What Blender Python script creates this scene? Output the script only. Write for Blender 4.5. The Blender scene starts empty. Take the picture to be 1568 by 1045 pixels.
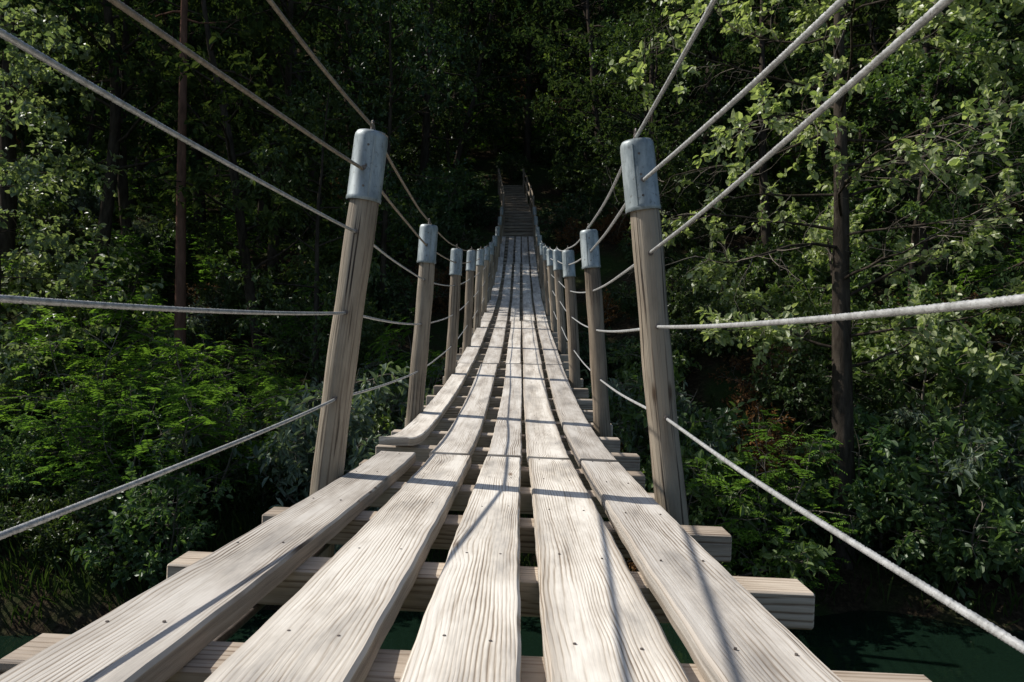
import bpy, math, random
import numpy as np
from mathutils import Vector, Matrix
random.seed(7); rng=np.random.default_rng(7)
scene=bpy.context.scene
XC=-0.073
# ------------------------------------------------------------------ helpers
def link(o,parent=None):
    scene.collection.objects.link(o)
    if parent: o.parent=parent
    return o
def empty(name):
    e=bpy.data.objects.new(name,None); e.empty_display_size=.3
    return link(e)
class MB:
    def __init__(s): s.v=[];s.f=[];s.m=[];s.r=[];s.uv=[];s.n=0
    def add(s,v,f,mat=0,rnd=None,uv=None):
        v=np.asarray(v,float); f=np.asarray(f,int)
        s.v.append(v); s.f.append(f+s.n); s.m.append(np.full(len(f),mat,int))
        if rnd is None: rnd=random.random()
        s.r.append(np.broadcast_to(np.asarray(rnd,float),(len(v),)))
        if uv is None: uv=np.zeros((len(v),2))
        s.uv.append(np.asarray(uv,float)); s.n+=len(v)
    def mesh(s,name,mats,smooth=False):
        v=np.concatenate(s.v); f=np.concatenate(s.f); m=np.concatenate(s.m); r=np.concatenate(s.r); uv=np.concatenate(s.uv)
        me=bpy.data.meshes.new(name)
        me.vertices.add(len(v)); me.vertices.foreach_set('co',v.ravel())
        me.loops.add(f.size); me.loops.foreach_set('vertex_index',f.ravel())
        me.polygons.add(len(f)); me.polygons.foreach_set('loop_start',np.arange(len(f))*4)
        me.polygons.foreach_set('loop_total',np.full(len(f),4))
        for x in mats: me.materials.append(x)
        me.polygons.foreach_set('material_index',m)
        me.polygons.foreach_set('use_smooth',np.full(len(f),smooth) if not isinstance(smooth,(list,tuple)) else np.isin(m,smooth))
        a=me.attributes.new('rnd','FLOAT','POINT'); a.data.foreach_set('value',r.copy())
        ul=me.uv_layers.new(name='UVMap'); ul.data.foreach_set('uv',uv[f.ravel()].ravel())
        me.update(calc_edges=True); me.validate()
        return me
def tube(mb,P,R,k=6,mat=0,rnd=None,uvs=True,cap=True,lobes=0,twist=0,lobe_amp=0.0):
    P=np.asarray(P,float); n=len(P); R=np.broadcast_to(np.asarray(R,float),(n,))
    T=np.gradient(P,axis=0); T/=np.linalg.norm(T,axis=1)[:,None]+1e-9
    ref=np.array([0,0,1.]) if abs(T[:,2]).mean()<.8 else np.array([1.,0,0])
    A=np.cross(T,ref); A/=np.linalg.norm(A,axis=1)[:,None]+1e-9
    B=np.cross(T,A)
    L=np.concatenate([[0],np.cumsum(np.linalg.norm(np.diff(P,axis=0),axis=1))])
    th=np.linspace(0,2*np.pi,k,endpoint=False)[None,:]
    rr=R[:,None]*np.ones((1,k))
    if lobes:
        rr=rr*(1+lobe_amp*np.abs(np.cos(lobes/2*(th-L[:,None]*twist)))-lobe_amp*.5)
    V=P[:,None,:]+rr[...,None]*(np.cos(th)[...,None]*A[:,None,:]+np.sin(th)[...,None]*B[:,None,:])
    i=np.arange(n-1)[:,None]*k; j=np.arange(k)[None,:]; j2=(j+1)%k
    F=np.stack([i+j,i+j2,i+k+j2,i+k+j],-1).reshape(-1,4)
    uv=np.stack([np.abs(th/np.pi-1)*np.pi*R.mean()*np.ones((n,1)),L[:,None]*np.ones((1,k))],-1).reshape(-1,2)
    mb.add(V.reshape(-1,3),F[:,::-1],mat,rnd,uv)
    if cap:
        for idx in (0,n-1):
            c=P[idx]; vv=np.vstack([V[idx],c[None]])
            if k%2==0:
                ff=[[k,a,(a+1)%k,(a+2)%k] for a in range(0,k,2)]
                if idx==n-1: ff=[x[::-1] for x in ff]
                mb.add(vv,ff,mat,rnd,vv[:,:2])
def box(mb,c,s,mat=0,rnd=None,tilt=0.0,bev=.004):
    hx,hy,hz=[a/2 for a in s]
    prof=[(-hy+bev,-hz),(hy-bev,-hz),(hy,-hz+bev),(hy,hz-bev),(hy-bev,hz),(-hy+bev,hz),(-hy,hz-bev),(-hy,-hz+bev)]
    xs=[-hx,-hx+bev,-.33*hx,.33*hx,hx-bev,hx]
    V=[];UV=[]
    for i,x in enumerate(xs):
        sc=1-(bev/ hy if i in(0,5) else 0)
        for (y,z) in prof:
            V.append((x,y*sc,z*sc)); UV.append((y+z,x))
    F=[]
    for i in range(5):
        for j in range(8):
            F.append((i*8+j,i*8+(j+1)%8,i*8+8+(j+1)%8,i*8+8+j))
    for b in (0,40):
        q=[(b+0,b+1,b+2,b+3),(b+0,b+3,b+4,b+7),(b+4,b+5,b+6,b+7)]
        F+= [x[::-1] for x in q] if b==0 else q
    V=np.array(V); ct,st=math.cos(tilt),math.sin(tilt)
    W=V.copy(); W[:,0]=V[:,0]*ct+V[:,2]*st; W[:,2]=-V[:,0]*st+V[:,2]*ct
    o=random.random()*5
    mb.add(W+np.array(c),F,mat,rnd,np.array(UV)+o)
# ------------------------------------------------------------------ node helpers
def newmat(name):
    m=bpy.data.materials.new(name); m.use_nodes=True; nt=m.node_tree; nt.nodes.clear()
    out=nt.nodes.new('ShaderNodeOutputMaterial'); return m,nt,out
def N(nt,t,**k):
    n=nt.nodes.new(t)
    for a,b in k.items(): setattr(n,a,b)
    return n
def math_(nt,op,a,b=None,c=None):
    n=nt.nodes.new('ShaderNodeMath'); n.operation=op
    for i,x in enumerate((a,b,c)):
        if x is None: continue
        if isinstance(x,(int,float)): n.inputs[i].default_value=x
        else: nt.links.new(x,n.inputs[i])
    return n.outputs[0]
def ramp(nt,fac,stops):
    n=nt.nodes.new('ShaderNodeValToRGB'); cr=n.color_ramp
    while len(cr.elements)<len(stops): cr.elements.new(.5)
    for e,(p,c) in zip(cr.elements,stops): e.position=p; e.color=(*c,1)
    nt.links.new(fac,n.inputs[0]); return n.outputs[0]
def mixc(nt,fac,a,b,mode='MIX'):
    n=nt.nodes.new('ShaderNodeMix'); n.data_type='RGBA'; n.blend_type=mode
    for s,x in ((0,fac),(6,a),(7,b)):
        if isinstance(x,(int,float)): n.inputs[s].default_value=x
        elif isinstance(x,tuple): n.inputs[s].default_value=(*x,1)
        else: nt.links.new(x,n.inputs[s])
    return n.outputs[2]
def noise(nt,vec,scale,detail=4,rough=.55,dist=0):
    n=N(nt,'ShaderNodeTexNoise'); n.inputs['Scale'].default_value=scale; n.inputs['Detail'].default_value=detail
    n.inputs['Roughness'].default_value=rough; n.inputs['Distortion'].default_value=dist
    nt.links.new(vec,n.inputs['Vector']); return n.outputs['Fac']
def mapping(nt,vec,s,loc=None):
    n=N(nt,'ShaderNodeMapping'); n.inputs['Scale'].default_value=s
    nt.links.new(vec,n.inputs['Vector'])
    return n.outputs[0]
def bw(nt,c):
    n=nt.nodes.new('ShaderNodeRGBToBW'); nt.links.new(c,n.inputs[0]); return n.outputs[0]
def wood_mat(name,light,mid,dark,ring=.010,bump=.7,ringw=1.0,stain=.5,warpk=.045,tones=((.70,.66,.62),(.92,.92,.92),(1,.98,.94)),fibw=.9,crk=.24,edge=False):
    m,nt,out=newmat(name)
    uv=N(nt,'ShaderNodeUVMap',uv_map='UVMap').outputs[0]
    at=N(nt,'ShaderNodeAttribute',attribute_name='rnd').outputs['Fac']
    cmb=N(nt,'ShaderNodeCombineXYZ'); nt.links.new(math_(nt,'MULTIPLY',at,37.),cmb.inputs[0]); nt.links.new(math_(nt,'MULTIPLY',at,91.),cmb.inputs[1])
    add=N(nt,'ShaderNodeVectorMath',operation='ADD'); nt.links.new(uv,add.inputs[0]); nt.links.new(cmb.outputs[0],add.inputs[1])
    p=add.outputs[0]
    n1=noise(nt,mapping(nt,p,(6,.8,1)),1,2,.45)
    n1b=noise(nt,mapping(nt,p,(20,5.0,1)),1,2,.55)
    sep=N(nt,'ShaderNodeSeparateXYZ'); nt.links.new(p,sep.inputs[0])
    vor=N(nt,'ShaderNodeTexVoronoi'); vor.inputs['Scale'].default_value=1
    nt.links.new(mapping(nt,p,(6.5,1.7,1)),vor.inputs['Vector'])
    kd=vor.outputs['Distance']
    kn=math_(nt,'SMOOTH_MIN',1.0,math_(nt,'MULTIPLY',kd,3.2),.2)
    warp=math_(nt,'MULTIPLY',math_(nt,'SUBTRACT',1.0,kn),.024)
    u=math_(nt,'ADD',sep.outputs[0],math_(nt,'MULTIPLY',n1,warpk*1.6))
    u=math_(nt,'ADD',u,math_(nt,'MULTIPLY',n1b,.007))
    u=math_(nt,'ADD',u,warp)
    s=math_(nt,'SINE',math_(nt,'MULTIPLY',u,2*math.pi/ring))
    s=math_(nt,'MULTIPLY_ADD',s,.5,.5)
    s=math_(nt,'POWER',s,.45)
    fib=noise(nt,mapping(nt,p,(420,9,1)),1,2,.6)
    fib2=noise(nt,mapping(nt,p,(120,1.8,1)),1,3,.6)
    st=noise(nt,mapping(nt,p,(8,2.0,1)),1,5,.65)
    rm_=noise(nt,mapping(nt,p,(14,1.5,1)),1,1,.5)
    s2=math_(nt,'MULTIPLY',math_(nt,'SUBTRACT',1.0,s),math_(nt,'MULTIPLY_ADD',rm_,3.2,-.8))
    s2=math_(nt,'MAXIMUM',s2,0.0)
    g=math_(nt,'SUBTRACT',.75,math_(nt,'MULTIPLY',s2,.60*ringw))
    g=math_(nt,'ADD',g,math_(nt,'MULTIPLY',math_(nt,'SUBTRACT',fib,.5),.40))
    g=math_(nt,'ADD',g,math_(nt,'MULTIPLY',math_(nt,'SUBTRACT',fib2,.5),fibw*1.2))
    col=ramp(nt,g,[(.12,dark),(.42,mid),(.66,light)])
    sc=ramp(nt,st,[(.32,(.42,.41,.41)),(.45,(.75,.73,.71)),(.56,(1,1,1))])
    col=mixc(nt,stain,col,sc,'MULTIPLY')
    kmask=ramp(nt,kd,[(.03,(.28,.18,.11)),(.08,(1,1,1))])
    col=mixc(nt,.85,col,kmask,'MULTIPLY')
    if edge:
        su=N(nt,'ShaderNodeSeparateXYZ'); nt.links.new(uv,su.inputs[0])
        ab=math_(nt,'ABSOLUTE',su.outputs[0]); ab=math_(nt,'ADD',ab,math_(nt,'MULTIPLY',math_(nt,'SUBTRACT',st,.5),.06))
        e=ramp(nt,ab,[(.064,(1,1,1)),(.092,(.58,.54,.50))])
        col=mixc(nt,1.0,col,e,'MULTIPLY')
    tone=ramp(nt,at,[(0,tones[0]),(.5,tones[1]),(1,tones[2])])
    col=mixc(nt,1.0,col,tone,'MULTIPLY')
    crack=noise(nt,mapping(nt,p,(80,1.3,1)),1,2,.5)
    cr=ramp(nt,crack,[(crk,(.12,.09,.07)),(crk+.035,(1,1,1))])
    col=mixc(nt,.9,col,cr,'MULTIPLY')
    b=N(nt,'ShaderNodeBsdfPrincipled'); b.inputs['Roughness'].default_value=.6; b.inputs['Specular IOR Level'].default_value=.4
    nt.links.new(col,b.inputs['Base Color'])
    bu=N(nt,'ShaderNodeBump'); bu.inputs['Strength'].default_value=bump; bu.inputs['Distance'].default_value=.002
    h=math_(nt,'ADD',g,bw(nt,cr))
    nt.links.new(h,bu.inputs['Height']); nt.links.new(bu.outputs[0],b.inputs['Normal'])
    nt.links.new(b.outputs[0],out.inputs[0]); return m
def leaf_mat(name,c1,c2,trans=.35,spec=.4,tcol=None,cheap=False,vary=.8):
    m,nt,out=newmat(name)
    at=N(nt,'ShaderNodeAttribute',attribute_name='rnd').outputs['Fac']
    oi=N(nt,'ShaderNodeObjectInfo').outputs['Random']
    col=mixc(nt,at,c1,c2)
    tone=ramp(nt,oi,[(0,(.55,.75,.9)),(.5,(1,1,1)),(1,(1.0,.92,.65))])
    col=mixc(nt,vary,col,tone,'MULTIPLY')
    if cheap:
        b=N(nt,'ShaderNodeBsdfDiffuse'); nt.links.new(col,b.inputs[0])
    else:
        b=N(nt,'ShaderNodeBsdfPrincipled'); b.inputs['Roughness'].default_value=.42; b.inputs['Specular IOR Level'].default_value=spec
        nt.links.new(col,b.inputs['Base Color'])
    t=N(nt,'ShaderNodeBsdfTranslucent'); tc=mixc(nt,1.0,col,tcol or (1.4,1.5,.7),'MULTIPLY'); nt.links.new(tc,t.inputs[0])
    mx=N(nt,'ShaderNodeMixShader'); mx.inputs[0].default_value=trans
    nt.links.new(b.outputs[0],mx.inputs[1]); nt.links.new(t.outputs[0],mx.inputs[2]); nt.links.new(mx.outputs[0],out.inputs[0]); return m
def bark_mat(name,c1,c2,sc=12):
    m,nt,out=newmat(name)
    tc=N(nt,'ShaderNodeTexCoord').outputs['Object']
    f=noise(nt,mapping(nt,tc,(1,1,.25)),sc,6,.65)
    col=ramp(nt,f,[(.3,c1),(.7,c2)])
    b=N(nt,'ShaderNodeBsdfDiffuse'); nt.links.new(col,b.inputs[0])
    bu=N(nt,'ShaderNodeBump'); bu.inputs['Strength'].default_value=.8; bu.inputs['Distance'].default_value=.03
    nt.links.new(f,bu.inputs['Height']); nt.links.new(bu.outputs[0],b.inputs['Normal']); nt.links.new(b.outputs[0],out.inputs[0]); return m
PLANK=wood_mat('weathered_plank_wood',(.87,.82,.745),(.55,.475,.39),(.17,.12,.088),ring=.0078,bump=.42,ringw=.72,fibw=.7,stain=.8,tones=((.50,.485,.475),(.82,.81,.80),(1,.985,.955)),edge=True)
BEAM=wood_mat('beam_wood',(.62,.53,.43),(.33,.25,.18),(.12,.08,.05),ring=.014,bump=.6,ringw=.6,stain=.9)
POSTW=wood_mat('post_wood',(.37,.31,.235),(.22,.172,.125),(.05,.038,.028),ring=.030,bump=1,ringw=.25,stain=.9,warpk=.02,fibw=1.9,crk=.345)
def metal_mat(name,c1,c2,met,rough,sc=30):
    m,nt,out=newmat(name)
    tc=N(nt,'ShaderNodeTexCoord').outputs['Object']
    f=noise(nt,mapping(nt,tc,(1,1,.3)),sc,6,.7)
    f2=noise(nt,tc,sc*4,3,.6)
    col=ramp(nt,f,[(.38,c1),(.62,c2)])
    col=mixc(nt,.65,col,ramp(nt,f2,[(.3,(.4,.36,.32)),(.42,(1,1,1))]),'MULTIPLY')
    b=N(nt,'ShaderNodeBsdfPrincipled'); b.inputs['Metallic'].default_value=met; b.inputs['Roughness'].default_value=rough
    nt.links.new(col,b.inputs['Base Color'])
    bu=N(nt,'ShaderNodeBump'); bu.inputs['Strength'].default_value=.15; bu.inputs['Distance'].default_value=.003
    nt.links.new(f,bu.inputs['Height']); nt.links.new(bu.outputs[0],b.inputs['Normal'])
    nt.links.new(b.outputs[0],out.inputs[0]); return m
CAPM=metal_mat('galvanized_cap',(.16,.19,.195),(.38,.42,.42),.3,.48,16)
ROPE=metal_mat('steel_rope',(.34,.34,.33),(.56,.56,.55),.35,.42,60)
RUST=metal_mat('rusty_rope',(.22,.18,.135),(.35,.30,.24),.3,.6,60)
BOLT=metal_mat('bolt_metal',(.12,.10,.09),(.2,.17,.15),.5,.5,60)
# ------------------------------------------------------------------ deck profile
dk=np.array([[-6,-.10],[-3,-.22],[-1,-.32],[.8,-.415],[2,-.465],[3.1,-.505],[4.2,-.49],[5.6,-.40],[7.2,-.22],[9.2,.04],[11.1,.30],[14.3,.82],[17.3,1.5],[20,2.32],[23,3.3],[24,3.65]])
yy=np.arange(-6,24,.05); zz=np.interp(yy,dk[:,0],dk[:,1])
k_=np.exp(-.5*(np.arange(-20,21)/9.)**2);k_/=k_.sum()
zz=np.convolve(np.pad(zz,20,mode='edge'),k_,'valid')
def Zd(y): return np.interp(y,yy,zz)
def roll(y): return .042*np.clip((9-np.asarray(y,float))/6,0,1)
def Zx(x,y): return Zd(y)-roll(y)*(x-XC)
# ------------------------------------------------------------------ bridge
bridge=empty('suspension_footbridge')
TH=.038
mb=MB(); nb=MB()
lanes=[(-.555,-.398),(-.307,-.138),(-.080,.070),(.110,.293),(.334,.497)]
joints=[-4,3.08,7.1,11.1,15.1,19.1,23.2]
def plank(x0,x1,y0,y1,skew=0,lift0=0,lift1=0,dz=0,rnd=None):
    n=max(4,int((y1-y0)/.05)); ys=np.linspace(y0,y1,n+1)
    w=x1-x0; cx=(x0+x1)/2+XC
    b=.005
    prof=[(-w/2,-TH),(-w/2,-b),(-w/2+b,0),(-w*.25,.0),(0,.0),(w*.25,.0),(w/2-b,0),(w/2,-b),(w/2,-TH),(0,-TH)]
    cup=random.uniform(-.003,.002)
    ph=random.random()*9
    V=[];UV=[]
    for y in ys:
        t=(y-y0)/(y1-y0)
        lf=lift0*max(0,1-(y-y0)/.6)**2+lift1*max(0,1-(y1-y)/.6)**2
        for (px,pz) in prof:
            sg=1 if px>0 else -1
            q=ph+sg*1.7
            ew=.002*math.sin(y*2.1+q)+.0007*math.sin(y*11.7+q*2)+.0008*math.sin(y*31+q*3) if px!=0 else 0
            X=cx+px+sg*ew*(abs(px)*2/w)+skew*t
            V.append((X,y,Zx(X,y)+pz+lf+dz+cup*(1-(2*px/w)**2)))
            UV.append((px+(0 if pz>-TH else .3)+ (pz if abs(px)>w/2-.001 else 0),y))
    k=len(prof);F=[]
    for i in range(n):
        for j in range(k): F.append((i*k+j,i*k+(j+1)%k,i*k+k+(j+1)%k,i*k+k+j))
    for bb,fl in ((0,1),(n*k,0)):
        q=[(bb+0,bb+1,bb+2,bb+9),(bb+2,bb+3,bb+4,bb+9),(bb+4,bb+5,bb+6,bb+9),(bb+6,bb+7,bb+8,bb+9)]
        F+=[x[::-1] for x in q] if fl else q
    mb.add(V,F,0,rnd if rnd is not None else random.random(),UV)
tones={0:.30,1:.8,2:.95,3:1.0,4:.40}
for li,(a,b) in enumerate(lanes):
    for ji in range(len(joints)-1):
        y0,y1=joints[ji],joints[ji+1]
        rn=tones[li] if ji==0 else random.uniform(.2,.95)
        if li==0 and ji==0: plank(a,b,y0,y1+.02,skew=.02,rnd=rn)
        elif li==0 and ji==1: plank(a-.005,b-.03,y0+.12,y1,skew=.02,lift0=.045,dz=.006,rnd=.9)
        else:
            dx=0 if ji==0 else random.uniform(-.012,.012)
            if li==0: dx+=.01
            plank(a+dx,b+dx,y0+(.006 if ji else 0),y1-.004,skew=random.uniform(-.008,.008),lift0=.006 if ji else 0,dz=0 if ji==0 else random.uniform(0,.004),rnd=rn)
link(bpy.data.objects.new('deck_planks',mb.mesh('deck_planks',[PLANK])),bridge)
mb=MB(); by=[-3,-2.5,-2,-1.5,-1,-.5,0,.5,1.02,1.51,2.02,2.55]+list(np.arange(3.05,23.2,.5))
for y in by:
    Wd=1.30+random.uniform(-.03,.03); r=float(roll(y))
    if abs(y-3.05)<.01: Wd=1.2
    xc=XC+random.uniform(-.012,.012)
    z=float(Zd(y))-TH-.0375-.002
    box(mb,(xc,y,z),(Wd,.095,.075),0,random.random(),tilt=r)
    if y<6.2:
        for (a,b) in lanes:
            for q in (.25,.75):
                x=XC+a+(b-a)*q+random.uniform(-.008,.008); yn=y+random.uniform(-.015,.015)
                zt=float(Zx(x,yn))
                tube(nb,[(x,yn,zt-.01),(x,yn,zt+.001)],.0026,8,0)
link(bpy.data.objects.new('crossbeams',mb.mesh('crossbeams',[BEAM])),bridge)
link(bpy.data.objects.new('nails',nb.mesh('nails',[BOLT])),bridge)
pm=MB(); cm=MB(); bm_=MB()
posts=[]
py=[-3.5,-1.5,.5]+[2.47,4.5,6.45]+list(np.arange(8.4,23.3,1.95))
for i,y in enumerate(py):
    for sgn in (-1,1):
        if y<1: bo,to=.62,.52
        elif y<3: bo=.588; to=.440 if sgn<0 else .468
        elif y<5: bo=.585; to=.50 if sgn<0 else .50
        else: bo=.56; to=.50
        h=1.17 if y<5 else 1.12
        H=h+random.uniform(-.008,.008)
        b=np.array([XC+sgn*bo,y,float(Zx(XC+sgn*bo,y))]); t=np.array([XC+sgn*to,y+random.uniform(-.02,.02),float(Zx(XC+sgn*to,y))+H])
        ax=(t-b); d=ax/np.linalg.norm(ax)
        lo=b-d*.32
        R0=.0495*random.uniform(.96,1.04)
        S_=np.linspace(0,1,26); P=lo[None]+(t-lo)[None]*S_[:,None]
        P[:,0]+=.005*np.sin(S_*5+i); P[:,1]+=.003*np.sin(S_*7+i*2)
        tube(pm,P,R0*(1.04-.06*S_)+.0014*np.sin(S_*23+i),20,0,random.random())
        L=.235; RC=R0/.0535
        cs=[(-L,.0615),(-L+.004,.0635),(-L+.014,.0635),(-L+.018,.0615),(-.02,.0605),(-.006,.0590),(.004,.053),(.007,.03),(.008,.002)]
        CP=np.array([t+d*a for a,_ in cs]); CR=np.array([r for _,r in cs])*RC
        tube(cm,CP,CR,28,0,random.random(),cap=False)
        sm_=[t+d*a+np.array([sgn*-.025,-.0555*RC,0]) for a in (-L+.012,-.02)]
        tube(cm,sm_,.0035,6,0,.5)
        for a in (-.05,-.12,-.19):
            c=t+d*a+np.array([sgn*-.006,-.0600*RC,0]); tube(bm_,[c,c+np.array([0,-.004,0])],[.0045,.003],8,0)
        e=[t+d*.004,t+d*.03]; tube(bm_,e,.008,8,0)
        ang=np.linspace(0,2*np.pi,15); ring=[t+d*.034+np.array([0,math.cos(a)*.012,math.sin(a)*.012]) for a in ang]; tube(bm_,ring,.004,6,0,cap=False)
        for dz_ in (-.06,-.12):
            c=b+d*dz_+np.array([-sgn*.045,0,0]); tube(bm_,[c,c+np.array([-sgn*.03,0,0])],.008,8,0)
        posts.append((i,sgn,b,t,d,H))
def smoothmesh(name,m,mats):
    return link(bpy.data.objects.new(name,m.mesh(name,mats,smooth=True)),bridge)
smoothmesh('posts',pm,[POSTW]); smoothmesh('post_caps',cm,[CAPM]); smoothmesh('bolts',bm_,[BOLT])
rm=MB(); sb=MB()
near={(-1,0):(-.655,-.245),(1,0):(.515,-.315),(-1,1):(-.64,.05),(1,1):(.505,.046),(-1,2):(-.61,.362),(1,2):(.497,.415),
 (-1,3):(-.650,.50),(1,3):(.55,.546),(-1,4):(-.595,.815),(1,4):(.46,.875)}
hs=[.262,.555,.83,1.045,1.235]
for sgn in (-1,1):
    for r in range(5):
        x5,z5=near[(sgn,r)]
        main=[p for p in posts if p[1]==sgn and p[2][1]>1]
        def pt(p):
            i,s,b,t,d,H=p; hh=hs[r]*(H/1.17) if r<4 else H+.03
            if r==0 and s>0 : hh-=.015
            if r==2 and s>0: hh-=.03
            return b+d*hh
        P0=pt(main[0]); N0=np.array([x5,.5,z5]); dirn=(N0-P0)/(P0[1]-.5)
        pts=[P0+dirn*(P0[1]+3.5),P0+dirn*(P0[1]+1.5),N0]+[pt(p) for p in main]
        if r<4:
            for p in main[:3]:
                c=pt(p); tube(sb,[c+np.array([0,-.058,0]),c+np.array([0,.058,0])],.009,10,0)
        last=pts[-1]
        pts.append(np.array([last[0],last[1]+1.2,last[2]+.1 if r==4 else last[2]-.2]))
        Q=[]
        for a,b in zip(pts[:-1],pts[1:]):
            L=np.linalg.norm(b-a); step=.0035 if b[1]<2.6 and a[1]>=.0 else (.008 if b[1]<5 and a[1]>-2 else .06)
            n=max(3,int(L/step)); s=np.linspace(0,1,n,endpoint=False)
            seg=a+(b-a)*s[:,None]; seg[:,2]-=4*s*(1-s)*(.012 if r<4 else .03)
            seg[:,0]+=.0015*np.sin(s*9+r)
            Q.append(seg)
        Q.append(pts[-1][None]); Q=np.concatenate(Q)
        ys_=Q[:,1]; fi=(ys_>=-.5)&(ys_<4.6)
        i0=np.argmax(fi); i1=len(fi)-np.argmax(fi[::-1])
        R=(.0043 if r<3 else .0050)*(1.12 if sgn>0 else 1)
        mat=1 if (sgn<0 and r in(3,4)) else 0
        tube(rm,Q[i0:i1],R,18,mat,cap=False,lobes=6,twist=2*math.pi/.055,lobe_amp=.45)
        if i0>1: tube(rm,Q[:i0+1],R,6,mat,cap=False)
        tube(rm,Q[i1-1:],R,6,mat,cap=False)
smoothmesh('wire_ropes',rm,[ROPE,RUST]); smoothmesh('rope_ferrules',sb,[BOLT])
ub=MB()
for xo in (-.47,0.02,.47):
    ys_=np.arange(-4,23.5,.25); P=np.array([[XC+xo,y,float(Zx(XC+xo,y))-TH-.075-.012] for y in ys_]); tube(ub,P,.009,8,0)
smoothmesh('carrying_cables',ub,[BOLT])
# ------------------------------------------------------------------ terrain
def hnoise(x,y):
    return (np.sin(x*.31+1.3)*np.cos(y*.27+.5)+.5*np.sin(x*.83+y*.61)+.25*np.sin(x*1.9-y*1.3+2)+.12*np.sin(x*4.1+y*3.7))
prof=np.array([[-200,6],[-60,2.5],[-12,.0],[-4.5,-.5],[-3,-1.0],[-1,-2.4],[1.5,-4.5],[9.5,-4.7],[10.6,-4.1],[11.2,-3.8],[23,3.15],[30,6.1],[36,9.6],[60,25],[110,62],[160,80],[300,90]])
def G(x,y):
    x=np.asarray(x,float);y=np.asarray(y,float)
    ysh=y+ .5*np.sin(x*.25+.4)*np.clip(np.abs(x)/4,0,1) + 1.2*np.clip((-x-2)/5,0,1)*np.clip((14-y)/3,0,1)
    h=np.interp(ysh,prof[:,0],prof[:,1])
    w=np.clip((np.abs(x-XC)-.9)/3,0,1)
    amp=np.where((y>2)&(y<10),.1,.35)
    return h+hnoise(x,y)*amp*w -.25*(1-w)*((y>11)&(y<23))
xs=np.unique(np.concatenate([np.linspace(-220,-25,40),np.arange(-25,25,.35),np.linspace(25,220,40)]))
ys=np.unique(np.concatenate([np.linspace(-200,-6,40),np.arange(-6,40,.3),np.linspace(40,300,90)]))
X,Y=np.meshgrid(xs,ys); Z=G(X,Y)
nx=len(xs); ii=(np.arange(len(ys)-1)[:,None]*nx+np.arange(nx-1)[None]).ravel()
F=np.stack([ii,ii+1,ii+nx+1,ii+nx],-1)
gm=MB(); gm.add(np.stack([X,Y,Z],-1).reshape(-1,3),F)
m,nt,out=newmat('forest_floor'); tc=N(nt,'ShaderNodeTexCoord').outputs['Object']
f1=noise(nt,tc,.6,4,.6); f2=noise(nt,tc,14,5,.7); f3=noise(nt,tc,60,2,.6)
c=ramp(nt,f2,[(.3,(.02,.015,.01)),(.5,(.05,.037,.024)),(.7,(.10,.075,.05))])
g=ramp(nt,f3,[(.3,(.02,.034,.012)),(.7,(.05,.075,.025))])
c=mixc(nt,ramp(nt,f1,[(.42,(0,0,0)),(.58,(1,1,1))]),c,g)
b=N(nt,'ShaderNodeBsdfDiffuse'); nt.links.new(c,b.inputs[0])
bu=N(nt,'ShaderNodeBump'); bu.inputs['Strength'].default_value=1; bu.inputs['Distance'].default_value=.08
nt.links.new(f2,bu.inputs['Height']); nt.links.new(bu.outputs[0],b.inputs['Normal']); nt.links.new(b.outputs[0],out.inputs[0])
link(bpy.data.objects.new('hillside_ground',gm.mesh('hillside_ground',[m],smooth=True)))
m,nt,out=newmat('stream_water_mat'); tc=N(nt,'ShaderNodeTexCoord').outputs['Object']
b=N(nt,'ShaderNodeBsdfPrincipled'); b.inputs['Base Color'].default_value=(.006,.015,.009,1); b.inputs['Roughness'].default_value=.05
f=noise(nt,mapping(nt,tc,(1,2,1)),3,3,.5); bu=N(nt,'ShaderNodeBump'); bu.inputs['Strength'].default_value=.12; bu.inputs['Distance'].default_value=.05
nt.links.new(f,bu.inputs['Height']); nt.links.new(bu.outputs[0],b.inputs['Normal']); nt.links.new(b.outputs[0],out.inputs[0])
wm=MB(); wm.add([(-200,-1,-4.05),(200,-1,-4.05),(200,13,-4.05),(-200,13,-4.05)],[(0,1,2,3)])
link(bpy.data.objects.new('stream_water',wm.mesh('stream_water',[m])))
# ------------------------------------------------------------------ stairs at far end
st=empty('wooden_stairs'); sm=MB(); rl=MB()
y=23.4; z=float(Zd(23.2)); k=0
while y<31:
    box(sm,(XC-.075*max(0,(y-26)),y,z-.03),(1.05,.30,.06),0,random.random())
    box(sm,(XC-.075*max(0,(y-26)),y-.17,z-.14),(1.05,.035,.12),0,random.random())
    y+=.40; z+=.175; k+=1
    if k%4==1:
        for s in (-1,1):
            xx=XC+s*.52-.075*max(0,(y-26)); tube(rl,[(xx,y-.2,z-.6),(xx,y-.2,z+.85)],.045,10,0)
for s in (-1,1):
    for hh in (.45,.82):
        tube(rl,[(XC+s*.52-.075*max(0,(q-26)),q,float(Zd(23.2))+(q-23.4)/.4*.175+hh) for q in np.linspace(23,30.4,10)],.028,8,0)
link(bpy.data.objects.new('steps',sm.mesh('steps',[POSTW])),st); link(bpy.data.objects.new('handrails',rl.mesh('handrails',[POSTW],smooth=True)),st)
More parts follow.
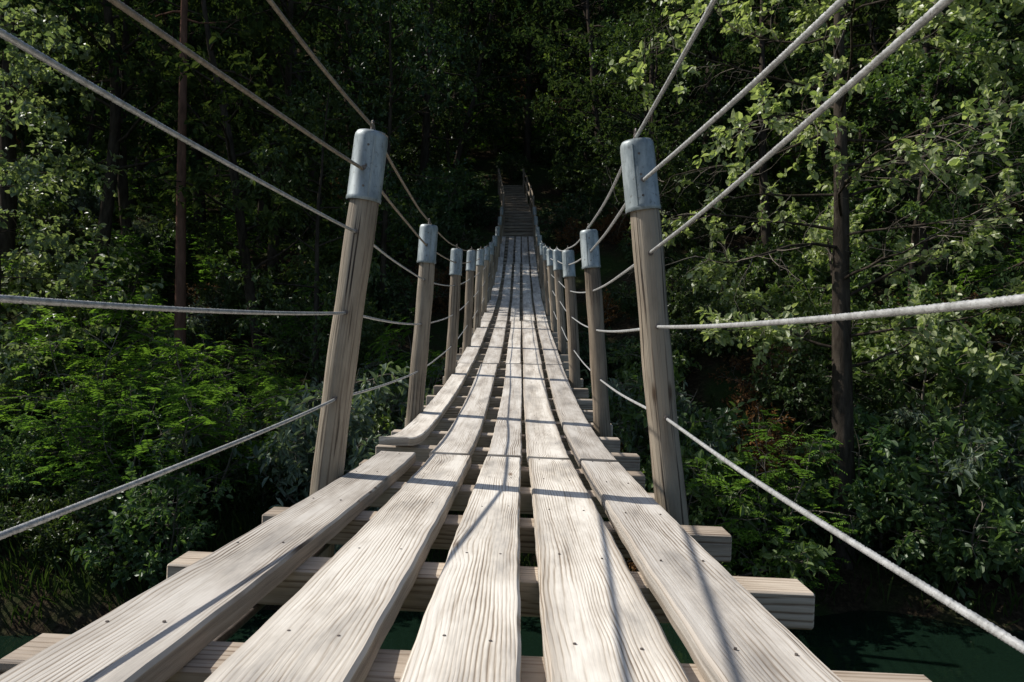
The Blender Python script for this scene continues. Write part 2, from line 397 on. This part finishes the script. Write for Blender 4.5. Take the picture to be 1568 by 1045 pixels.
# ------------------------------------------------------------------ vegetation
LF={}
LF['alder']=leaf_mat('alder_leaf',(.22,.28,.11),(.47,.50,.27),.45,.7,vary=0,tcol=(1.2,1.35,.65))
LF['hazel']=leaf_mat('hazel_leaf',(.12,.17,.09),(.27,.31,.17),.42,.5,vary=.3)
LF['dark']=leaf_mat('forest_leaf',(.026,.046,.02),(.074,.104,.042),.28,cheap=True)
LF['shade']=leaf_mat('understory_leaf',(.035,.065,.022),(.09,.13,.05),.28,.3)
LF['locust']=leaf_mat('locust_leaf',(.09,.18,.035),(.18,.30,.06),.45,cheap=True,vary=.4)
LF['blue']=leaf_mat('willow_leaf',(.11,.15,.11),(.22,.27,.19),.3,.5,vary=.3)
LF['bush']=leaf_mat('bush_leaf',(.065,.12,.035),(.17,.23,.075),.38,.5)
LF['brown']=leaf_mat('dry_leaf',(.12,.06,.03),(.20,.12,.06),.3,cheap=True,tcol=(1.2,1,.7))
LF['grass']=leaf_mat('grass_blade',(.03,.06,.017),(.07,.10,.035),.3,cheap=True)
BARK=bark_mat('bark',(.025,.02,.016),(.085,.07,.056)); PINEB=bark_mat('pine_bark',(.08,.045,.033),(.20,.11,.08),9); TWIG=bark_mat('twig_bark',(.10,.085,.07),(.24,.21,.17),20)
def leaves(mb,pos,axis,nrm,size,width=.55,mat=1,fold=.12):
    n=len(pos); axis=axis/(np.linalg.norm(axis,axis=1)[:,None]+1e-9)
    side=np.cross(axis,nrm); side/=np.linalg.norm(side,axis=1)[:,None]+1e-9
    nn=np.cross(side,axis)
    sz=size[:,None]
    def p(a,s,f): return pos+sz*(a*axis+s*width*side+f*nn)
    V=np.stack([p(0,0,0),p(.3,.5,fold),p(.72,.38,fold*.7),p(1,0,-.08),p(.72,-.38,fold*.7),p(.3,-.5,fold)],1).reshape(-1,3)
    b=np.arange(n)[:,None]*6
    F=np.concatenate([b+np.array([[0,1,2,3]]),b+np.array([[0,3,4,5]])])
    r=np.repeat(rng.random(n),6)
    mb.add(V,F,mat,r)
def unit(v): return v/(np.linalg.norm(v)+1e-9)
def branch_pts(p,d,L,n,jit,grav):
    pts=[p];d=unit(d)
    for i in range(n):
        d=unit(d+rng.normal(0,jit,3)+np.array([0,0,grav])); p=p+d*L/n; pts.append(p)
    return np.array(pts)
def make_tree(name,H,tr,cb,cr,nl,leafmat,ls,lpt,nsub=6,ntw=4,grav=-.05,elev=(.1,.7),bark=None,width=.55,pinnate=False,stems=1,spread=.0,shape='round',twl=.45,dead=0,tj=.045,twigm=None):
    mb=MB(); tw_all=[]; tm=2 if twigm else 0
    for s in range(stems):
        a0=rng.random()*6.28
        d0=unit(np.array([math.cos(a0)*spread,math.sin(a0)*spread,1.]))
        Hs=H*(1 if stems==1 else rng.uniform(.6,1))
        T=branch_pts(np.array([0,0,-.3]),d0,Hs+.3,14,tj if stems==1 else .12,.02)
        tube(mb,T,tr*np.linspace(1.15,.12,len(T)) ,9 if stems==1 else 5,0,cap=False)
        for i in range(nl):
            t=cb+(0.98-cb)*(i+rng.random())/nl
            f=t*(len(T)-1); i0=min(int(f),len(T)-2); p=T[i0]+(T[i0+1]-T[i0])*(f-i0)
            u=(t-cb)/(1-cb)
            if shape=='round': pr=(math.sin(math.pi*min(1,.18+.82*u))**.6)*.9+.1
            elif shape=='cone': pr=1.05-u
            else: pr=1
            az=i*2.4+rng.normal(0,.4); el=rng.uniform(*elev)
            L=cr*pr*rng.uniform(.6,1.1)
            d=np.array([math.cos(az)*math.cos(el),math.sin(az)*math.cos(el),math.sin(el)])
            B=branch_pts(p,d,L,7,.13,grav*.5)
            r0=tr*.38*(1-.6*t)*min(1,L/cr+.3)
            if dead>0: r0*=.6
            tube(mb,B,np.linspace(max(r0,.008),.004,len(B)),5,0,cap=False)
            isdead=rng.random()<dead
            for j in range(nsub):
                s_=.2+.8*(j+rng.random())/nsub; f=min(s_,.999)*(len(B)-1); i1=int(f); q=B[i1]+(B[min(i1+1,len(B)-1)]-B[i1])*(f-i1)
                bd=unit(B[min(i1+1,len(B)-1)]-B[i1]+1e-6)
                d2=unit(bd+rng.normal(0,.62,3)*np.array([1,1,.6])); L2=L*rng.uniform(.2,.42)*(1.15-.5*s_)
                C=branch_pts(q,d2,L2,5,.16,grav)
                tube(mb,C,np.linspace(max(.35*r0,.005),.002,len(C)),4,tm,cap=False)
                for k in range(ntw):
                    v=C[rng.integers(1,len(C))]; d3=unit(d2+rng.normal(0,.8,3)); L3=twl*rng.uniform(.5,1.2)
                    D=branch_pts(v,d3,L3,4,.2,grav*1.5)
                    if isdead or (stems>1 and k==0) or dead>0: tube(mb,D,np.linspace(.0035,.0015,len(D)),3,tm,cap=False)
                    if not isdead: tw_all.append(D)
    D=np.array(tw_all); M=len(D)
    if not pinnate:
        f=rng.random((M,lpt))**.8*3.99; i0=f.astype(int); fr=(f-i0)[...,None]
        m_=np.arange(M)[:,None]
        P=D[m_,i0]*(1-fr)+D[m_,i0+1]*fr; A=D[m_,i0+1]-D[m_,i0]; A/=np.linalg.norm(A,axis=2)[...,None]+1e-9
        P=P.reshape(-1,3)+rng.normal(0,.02,(M*lpt,3)); A=A.reshape(-1,3)
        ax=A*.6+rng.normal(0,.75,(M*lpt,3))+np.array([0,0,-.25])
        nr=rng.normal(0,.6,(M*lpt,3))+np.array([0,0,1.])
        leaves(mb,P,ax,nr,ls*rng.uniform(.5,1.3,M*lpt),width)
    else:
        for mI in range(M):
            for q in range(lpt):
                i0=rng.integers(0,4); p=D[mI,i0]+(D[mI,i0+1]-D[mI,i0])*rng.random()
                az=rng.random()*6.28; d=np.array([math.cos(az),math.sin(az),rng.uniform(-.1,.5)]); L=rng.uniform(.18,.32)
                n=7; s=np.linspace(.2,1,n)[:,None]
                base=p+d*L*s+np.array([0,0,-.35])*L*s**2
                sd=unit(np.cross(d,[0,0,1.]))
                for sg in (-1,1):
                    leaves(mb,base,np.tile(sd*sg+d*.35+np.array([0,0,-.15]),(n,1))+rng.normal(0,.1,(n,3)),np.tile([0,0,1.],(n,1))+rng.normal(0,.2,(n,3)),ls*np.ones(n)*rng.uniform(.8,1.1),.42)
    return mb.mesh(name,[bark or BARK,leafmat]+([twigm] if twigm else []),smooth=[0,2])
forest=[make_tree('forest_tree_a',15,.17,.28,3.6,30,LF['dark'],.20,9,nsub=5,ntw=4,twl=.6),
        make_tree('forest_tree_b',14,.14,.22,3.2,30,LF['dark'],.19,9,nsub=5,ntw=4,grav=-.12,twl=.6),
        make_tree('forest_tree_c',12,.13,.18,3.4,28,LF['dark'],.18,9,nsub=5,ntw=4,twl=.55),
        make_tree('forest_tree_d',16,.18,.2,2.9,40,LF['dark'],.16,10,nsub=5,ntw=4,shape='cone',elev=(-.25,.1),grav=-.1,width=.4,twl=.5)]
small=[make_tree('small_tree_a',7,.07,.12,2.2,26,LF['bush'],.12,10,nsub=5,ntw=4),
       make_tree('small_tree_b',8,.08,.15,2.3,26,LF['shade'],.12,11,nsub=5,ntw=4)]
bushes=[make_tree('bush_a',2.0,.025,.05,.9,8,LF['bush'],.115,7,nsub=4,ntw=3,stems=6,spread=.55,twl=.3,bark=TWIG),
        make_tree('bush_b',1.6,.02,.05,.8,8,LF['shade'],.10,8,nsub=4,ntw=3,stems=6,spread=.8,twl=.3,bark=TWIG),
        make_tree('bush_c',2.2,.02,.1,.8,8,LF['blue'],.115,7,nsub=4,ntw=3,stems=6,spread=.5,grav=-.2,width=.36,twl=.35,bark=TWIG),
        make_tree('bush_d',2.4,.022,.1,.9,7,LF['locust'],.065,2,nsub=4,ntw=2,stems=5,spread=.4,pinnate=True,bark=TWIG),
        make_tree('bush_e',1.3,.015,.05,.7,7,LF['brown'],.07,6,nsub=4,ntw=3,stems=5,spread=.7,twl=.3,bark=TWIG)]
E=math.radians(46); AZ=math.radians(15)
S=np.array([-math.cos(AZ)*math.cos(E),math.sin(AZ)*math.cos(E),math.sin(E)])
targets=[(0,y,float(Zd(y))) for y in np.arange(-1,6.5,.8)]+[(x,y,float(Zd(y))) for x in(-.6,.6) for y in (1,3,5,10.4)]
targets+=[(0,10.2,.2),(0,10.8,.25)]
for x in (2,4,6,8):
    for z in (-1.5,0,1.5,3,5,6.5): targets.append((x,10.5,z)); targets.append((x,12,z)); targets.append((x,13.5,z))
for p in [(-6,13,-1),(-5,13,-.5),(-7.5,13.5,-1),(-4,12.5,-.5),(-3,12,0),(-9,14,1),(-10,15,3),(-9,14,4),(-12.5,16.5,4),(-12,16.5,6)]: targets.append(p)
TG=np.array(targets)
def blocks(c,r):
    v=np.asarray(c)[None]-TG; t=v@S; perp=np.linalg.norm(v-t[:,None]*S,axis=1)
    return bool(np.any((t>0)&(perp<r)))
def place(me,name,x,y,s,parent=None,rz=None,zoff=0,tilt=.04,sz=None):
    o=bpy.data.objects.new(name,me); o.location=(x,y,float(G(x,y))+zoff); o.scale=(s,s,sz or s)
    o.rotation_euler=(random.gauss(0,tilt),random.gauss(0,tilt),rz if rz is not None else random.random()*6.28)
    return link(o,parent)
fr=empty('forest_trees'); cnt=0
def tryforest(x,y,force=False):
    global cnt
    if abs(x)<2.4 and y<32: return
    me=random.choice(forest); s=random.uniform(.8,1.2)
    g=float(G(x,y)); hh=14*s
    if not force:
        for f in (.35,.6,.85,1.0):
            if blocks((x,y,g+hh*f),3.9*s): return
    place(me,'forest_tree',x,y,s,fr); cnt+=1
for y in np.arange(20.5,58,4.3):
    for x in np.arange(-.75*y-12,.75*y+4,4.5):
        tryforest(x+random.uniform(-1.6,1.6),y+random.uniform(-1.6,1.6))
for y in np.arange(60,96,7):
    for x in np.arange(-.75*y,.75*y,7):
        tryforest(x+random.uniform(-2,2),y+random.uniform(-2,2))
for y in np.arange(12,20,3.6):
    for x in list(np.arange(-34,-12,4.2))+list(np.arange(11,18,3.8)):
        tryforest(x+random.uniform(-1,1),y+random.uniform(-1,1))
for (x,y,i,s) in [(-6.2,17.2,2,1.0),(-7,20,2,1.08),(-6.5,23.5,0,.95),(-11,18.5,0,1.0),(-11.5,21.2,1,1.1),(-11,24.5,0,1.1),(-14.5,20,0,1.25),(-3.6,26,3,.9),(-3,30.5,2,1),(3.2,26,2,1),(3.5,31,0,1),(.3,35,1,1.1),(-3.5,34,0,1),(1.8,39,2,1.1),(-1.5,43,0,1.1),(2.5,46,1,1.1)]:
    place(forest[i],'forest_tree',x,y,s,fr)
for (x,y,i,s,sz) in [(-4.4,15.0,1,.9,1.0),(-3.6,18.8,1,1.0,1.2),(3.6,20.5,1,1.0,1.0),(4.5,24,0,1.0,1),(2.8,28,0,.9,.9),(9,17,0,1.1,1.1),(-3,31,1,1,1)]:
    place(small[i],'young_tree',x,y,s,sz=sz)
ug=empty('undergrowth_bushes'); nbush=0
y=11.6
while y<46:
    sp=1.7+max(0,y-18)*.055
    for x in np.arange(-.76*y-1,.76*y+1,sp):
        xx=x+random.uniform(-.4,.4)*sp; y2=y+random.uniform(-.4,.4)*sp
        if abs(xx-XC)<(1.5 if y2<24 else 1.3) and y2<31: continue
        w=[.34,.3,.1,.16,.1] if xx>0 else [.22,.34,.12,.27,.05]
        if y2>20: w=[.15,.6,.05,.1,.1]
        me=random.choices(bushes,w)[0]; s=random.uniform(.7,1.25)*(1+max(0,y-18)*.012)
        if y2<13: s*=.75
        place(me,'bush',xx,y2,s,ug,tilt=.12); nbush+=1
    y+=sp
gb=MB(); n=30000
gx=rng.uniform(-15,15,n); gy=rng.uniform(9.3,15,n); gz=G(gx,gy)
keep=((gx<1)|(rng.random(n)<.35))&(gz>-4.0); gx=gx[keep];gy=gy[keep];gz=gz[keep]; n=len(gx)
leaves(gb,np.stack([gx,gy,gz-.02],-1),rng.normal(0,.35,(n,3))+np.array([0,-.25,1]),rng.normal(0,1,(n,3)),rng.uniform(.12,.5,n),.05,mat=0,fold=.02)
link(bpy.data.objects.new('grass',gb.mesh('grass',[LF['grass']])))
# fallen branches on the right bank
fb=MB()
for q in range(9):
    x0=random.uniform(2.6,8); y0=random.uniform(10.9,12.4); a=random.uniform(-.5,.5)+(math.pi if random.random()<.5 else 0); L=random.uniform(1.0,2.4)
    P=[]
    for s in np.linspace(0,1,9):
        x=x0+math.cos(a)*L*s; y=y0+math.sin(a)*L*s*.5; P.append((x,y,float(G(x,y))+.10+.25*s*math.sin(q)+.03*math.sin(s*9+q)))
    tube(fb,P,np.linspace(.03,.008,9),6,0,cap=False)
link(bpy.data.objects.new('fallen_branches',fb.mesh('fallen_branches',[TWIG],smooth=True)))
alder=make_tree('alder_tree',13.5,.17,.24,4.4,50,LF['alder'],.118,14,nsub=8,ntw=4,grav=-.03,elev=(-.1,.45),twl=.5,dead=.16,width=.72,tj=.015,twigm=TWIG)
place(alder,'alder_tree',5.2,11.6,1.0,rz=.6,tilt=.0)
pine=make_tree('pine_tree',17,.115,.5,2.4,26,LF['dark'],.12,10,nsub=5,ntw=3,bark=PINEB,width=.2,grav=-.02,tj=.008)
place(pine,'pine_tree',-7.25,15.2,1.0,rz=1,tilt=.0)
left=make_tree('hazel_tree',9,.07,.12,2.6,30,LF['hazel'],.13,8,nsub=6,ntw=4,grav=-.08,dead=.1,width=.7)
place(left,'hazel_tree',-9.9,13.4,1.0,rz=2)
place(left,'hazel_tree',-12.6,16.8,1.25,rz=4)
place(bushes[3],'locust_shrub',-5.6,12.6,1.35,rz=1); place(bushes[3],'locust_shrub',-7.6,12.8,1.4,rz=3); place(bushes[3],'locust_shrub',-6.6,12.0,1.1,rz=5)
place(bushes[2],'willow_shrub',-3.1,12.6,1.6,rz=2); place(bushes[2],'willow_shrub',-2.6,13.4,1.4,rz=4)
for (x,y,s,i) in [(2.8,11.4,1.2,0),(3.9,11.2,1.1,3),(6.8,11.3,1.3,0),(8.2,11.5,1.3,2),(5.9,11.9,1.2,0),(2.2,13,1.3,0),(7.5,12.8,1.6,0)]:
    place(bushes[i],'bank_shrub',x,y,s)
# ------------------------------------------------------------------ light
w=bpy.data.worlds.new('World'); scene.world=w; w.use_nodes=True; nt=w.node_tree
sky=nt.nodes.new('ShaderNodeTexSky'); sky.sky_type='NISHITA'; sky.sun_disc=False; sky.sun_elevation=E; sky.sun_rotation=math.radians(-75)
bg=nt.nodes['Background']; bg.inputs[1].default_value=.11; nt.links.new(sky.outputs[0],bg.inputs[0])
sl=bpy.data.lights.new('sun','SUN'); sl.energy=5; sl.angle=math.radians(.5); sl.color=(1,.96,.89)
so=bpy.data.objects.new('sun',sl); so.rotation_euler=Vector(S).to_track_quat('Z','Y').to_euler(); link(so)
cd=bpy.data.cameras.new('camera'); cd.sensor_width=36; cd.lens=1100/1568*36; cd.clip_start=.05; cd.clip_end=800
co=bpy.data.objects.new('camera',cd); co.rotation_euler=(math.radians(90),0,math.radians(.68)); link(co); scene.camera=co
scene.view_settings.view_transform='Standard'; scene.view_settings.look='None'; scene.view_settings.exposure=0
print('trees',cnt,'bushes',nbush)
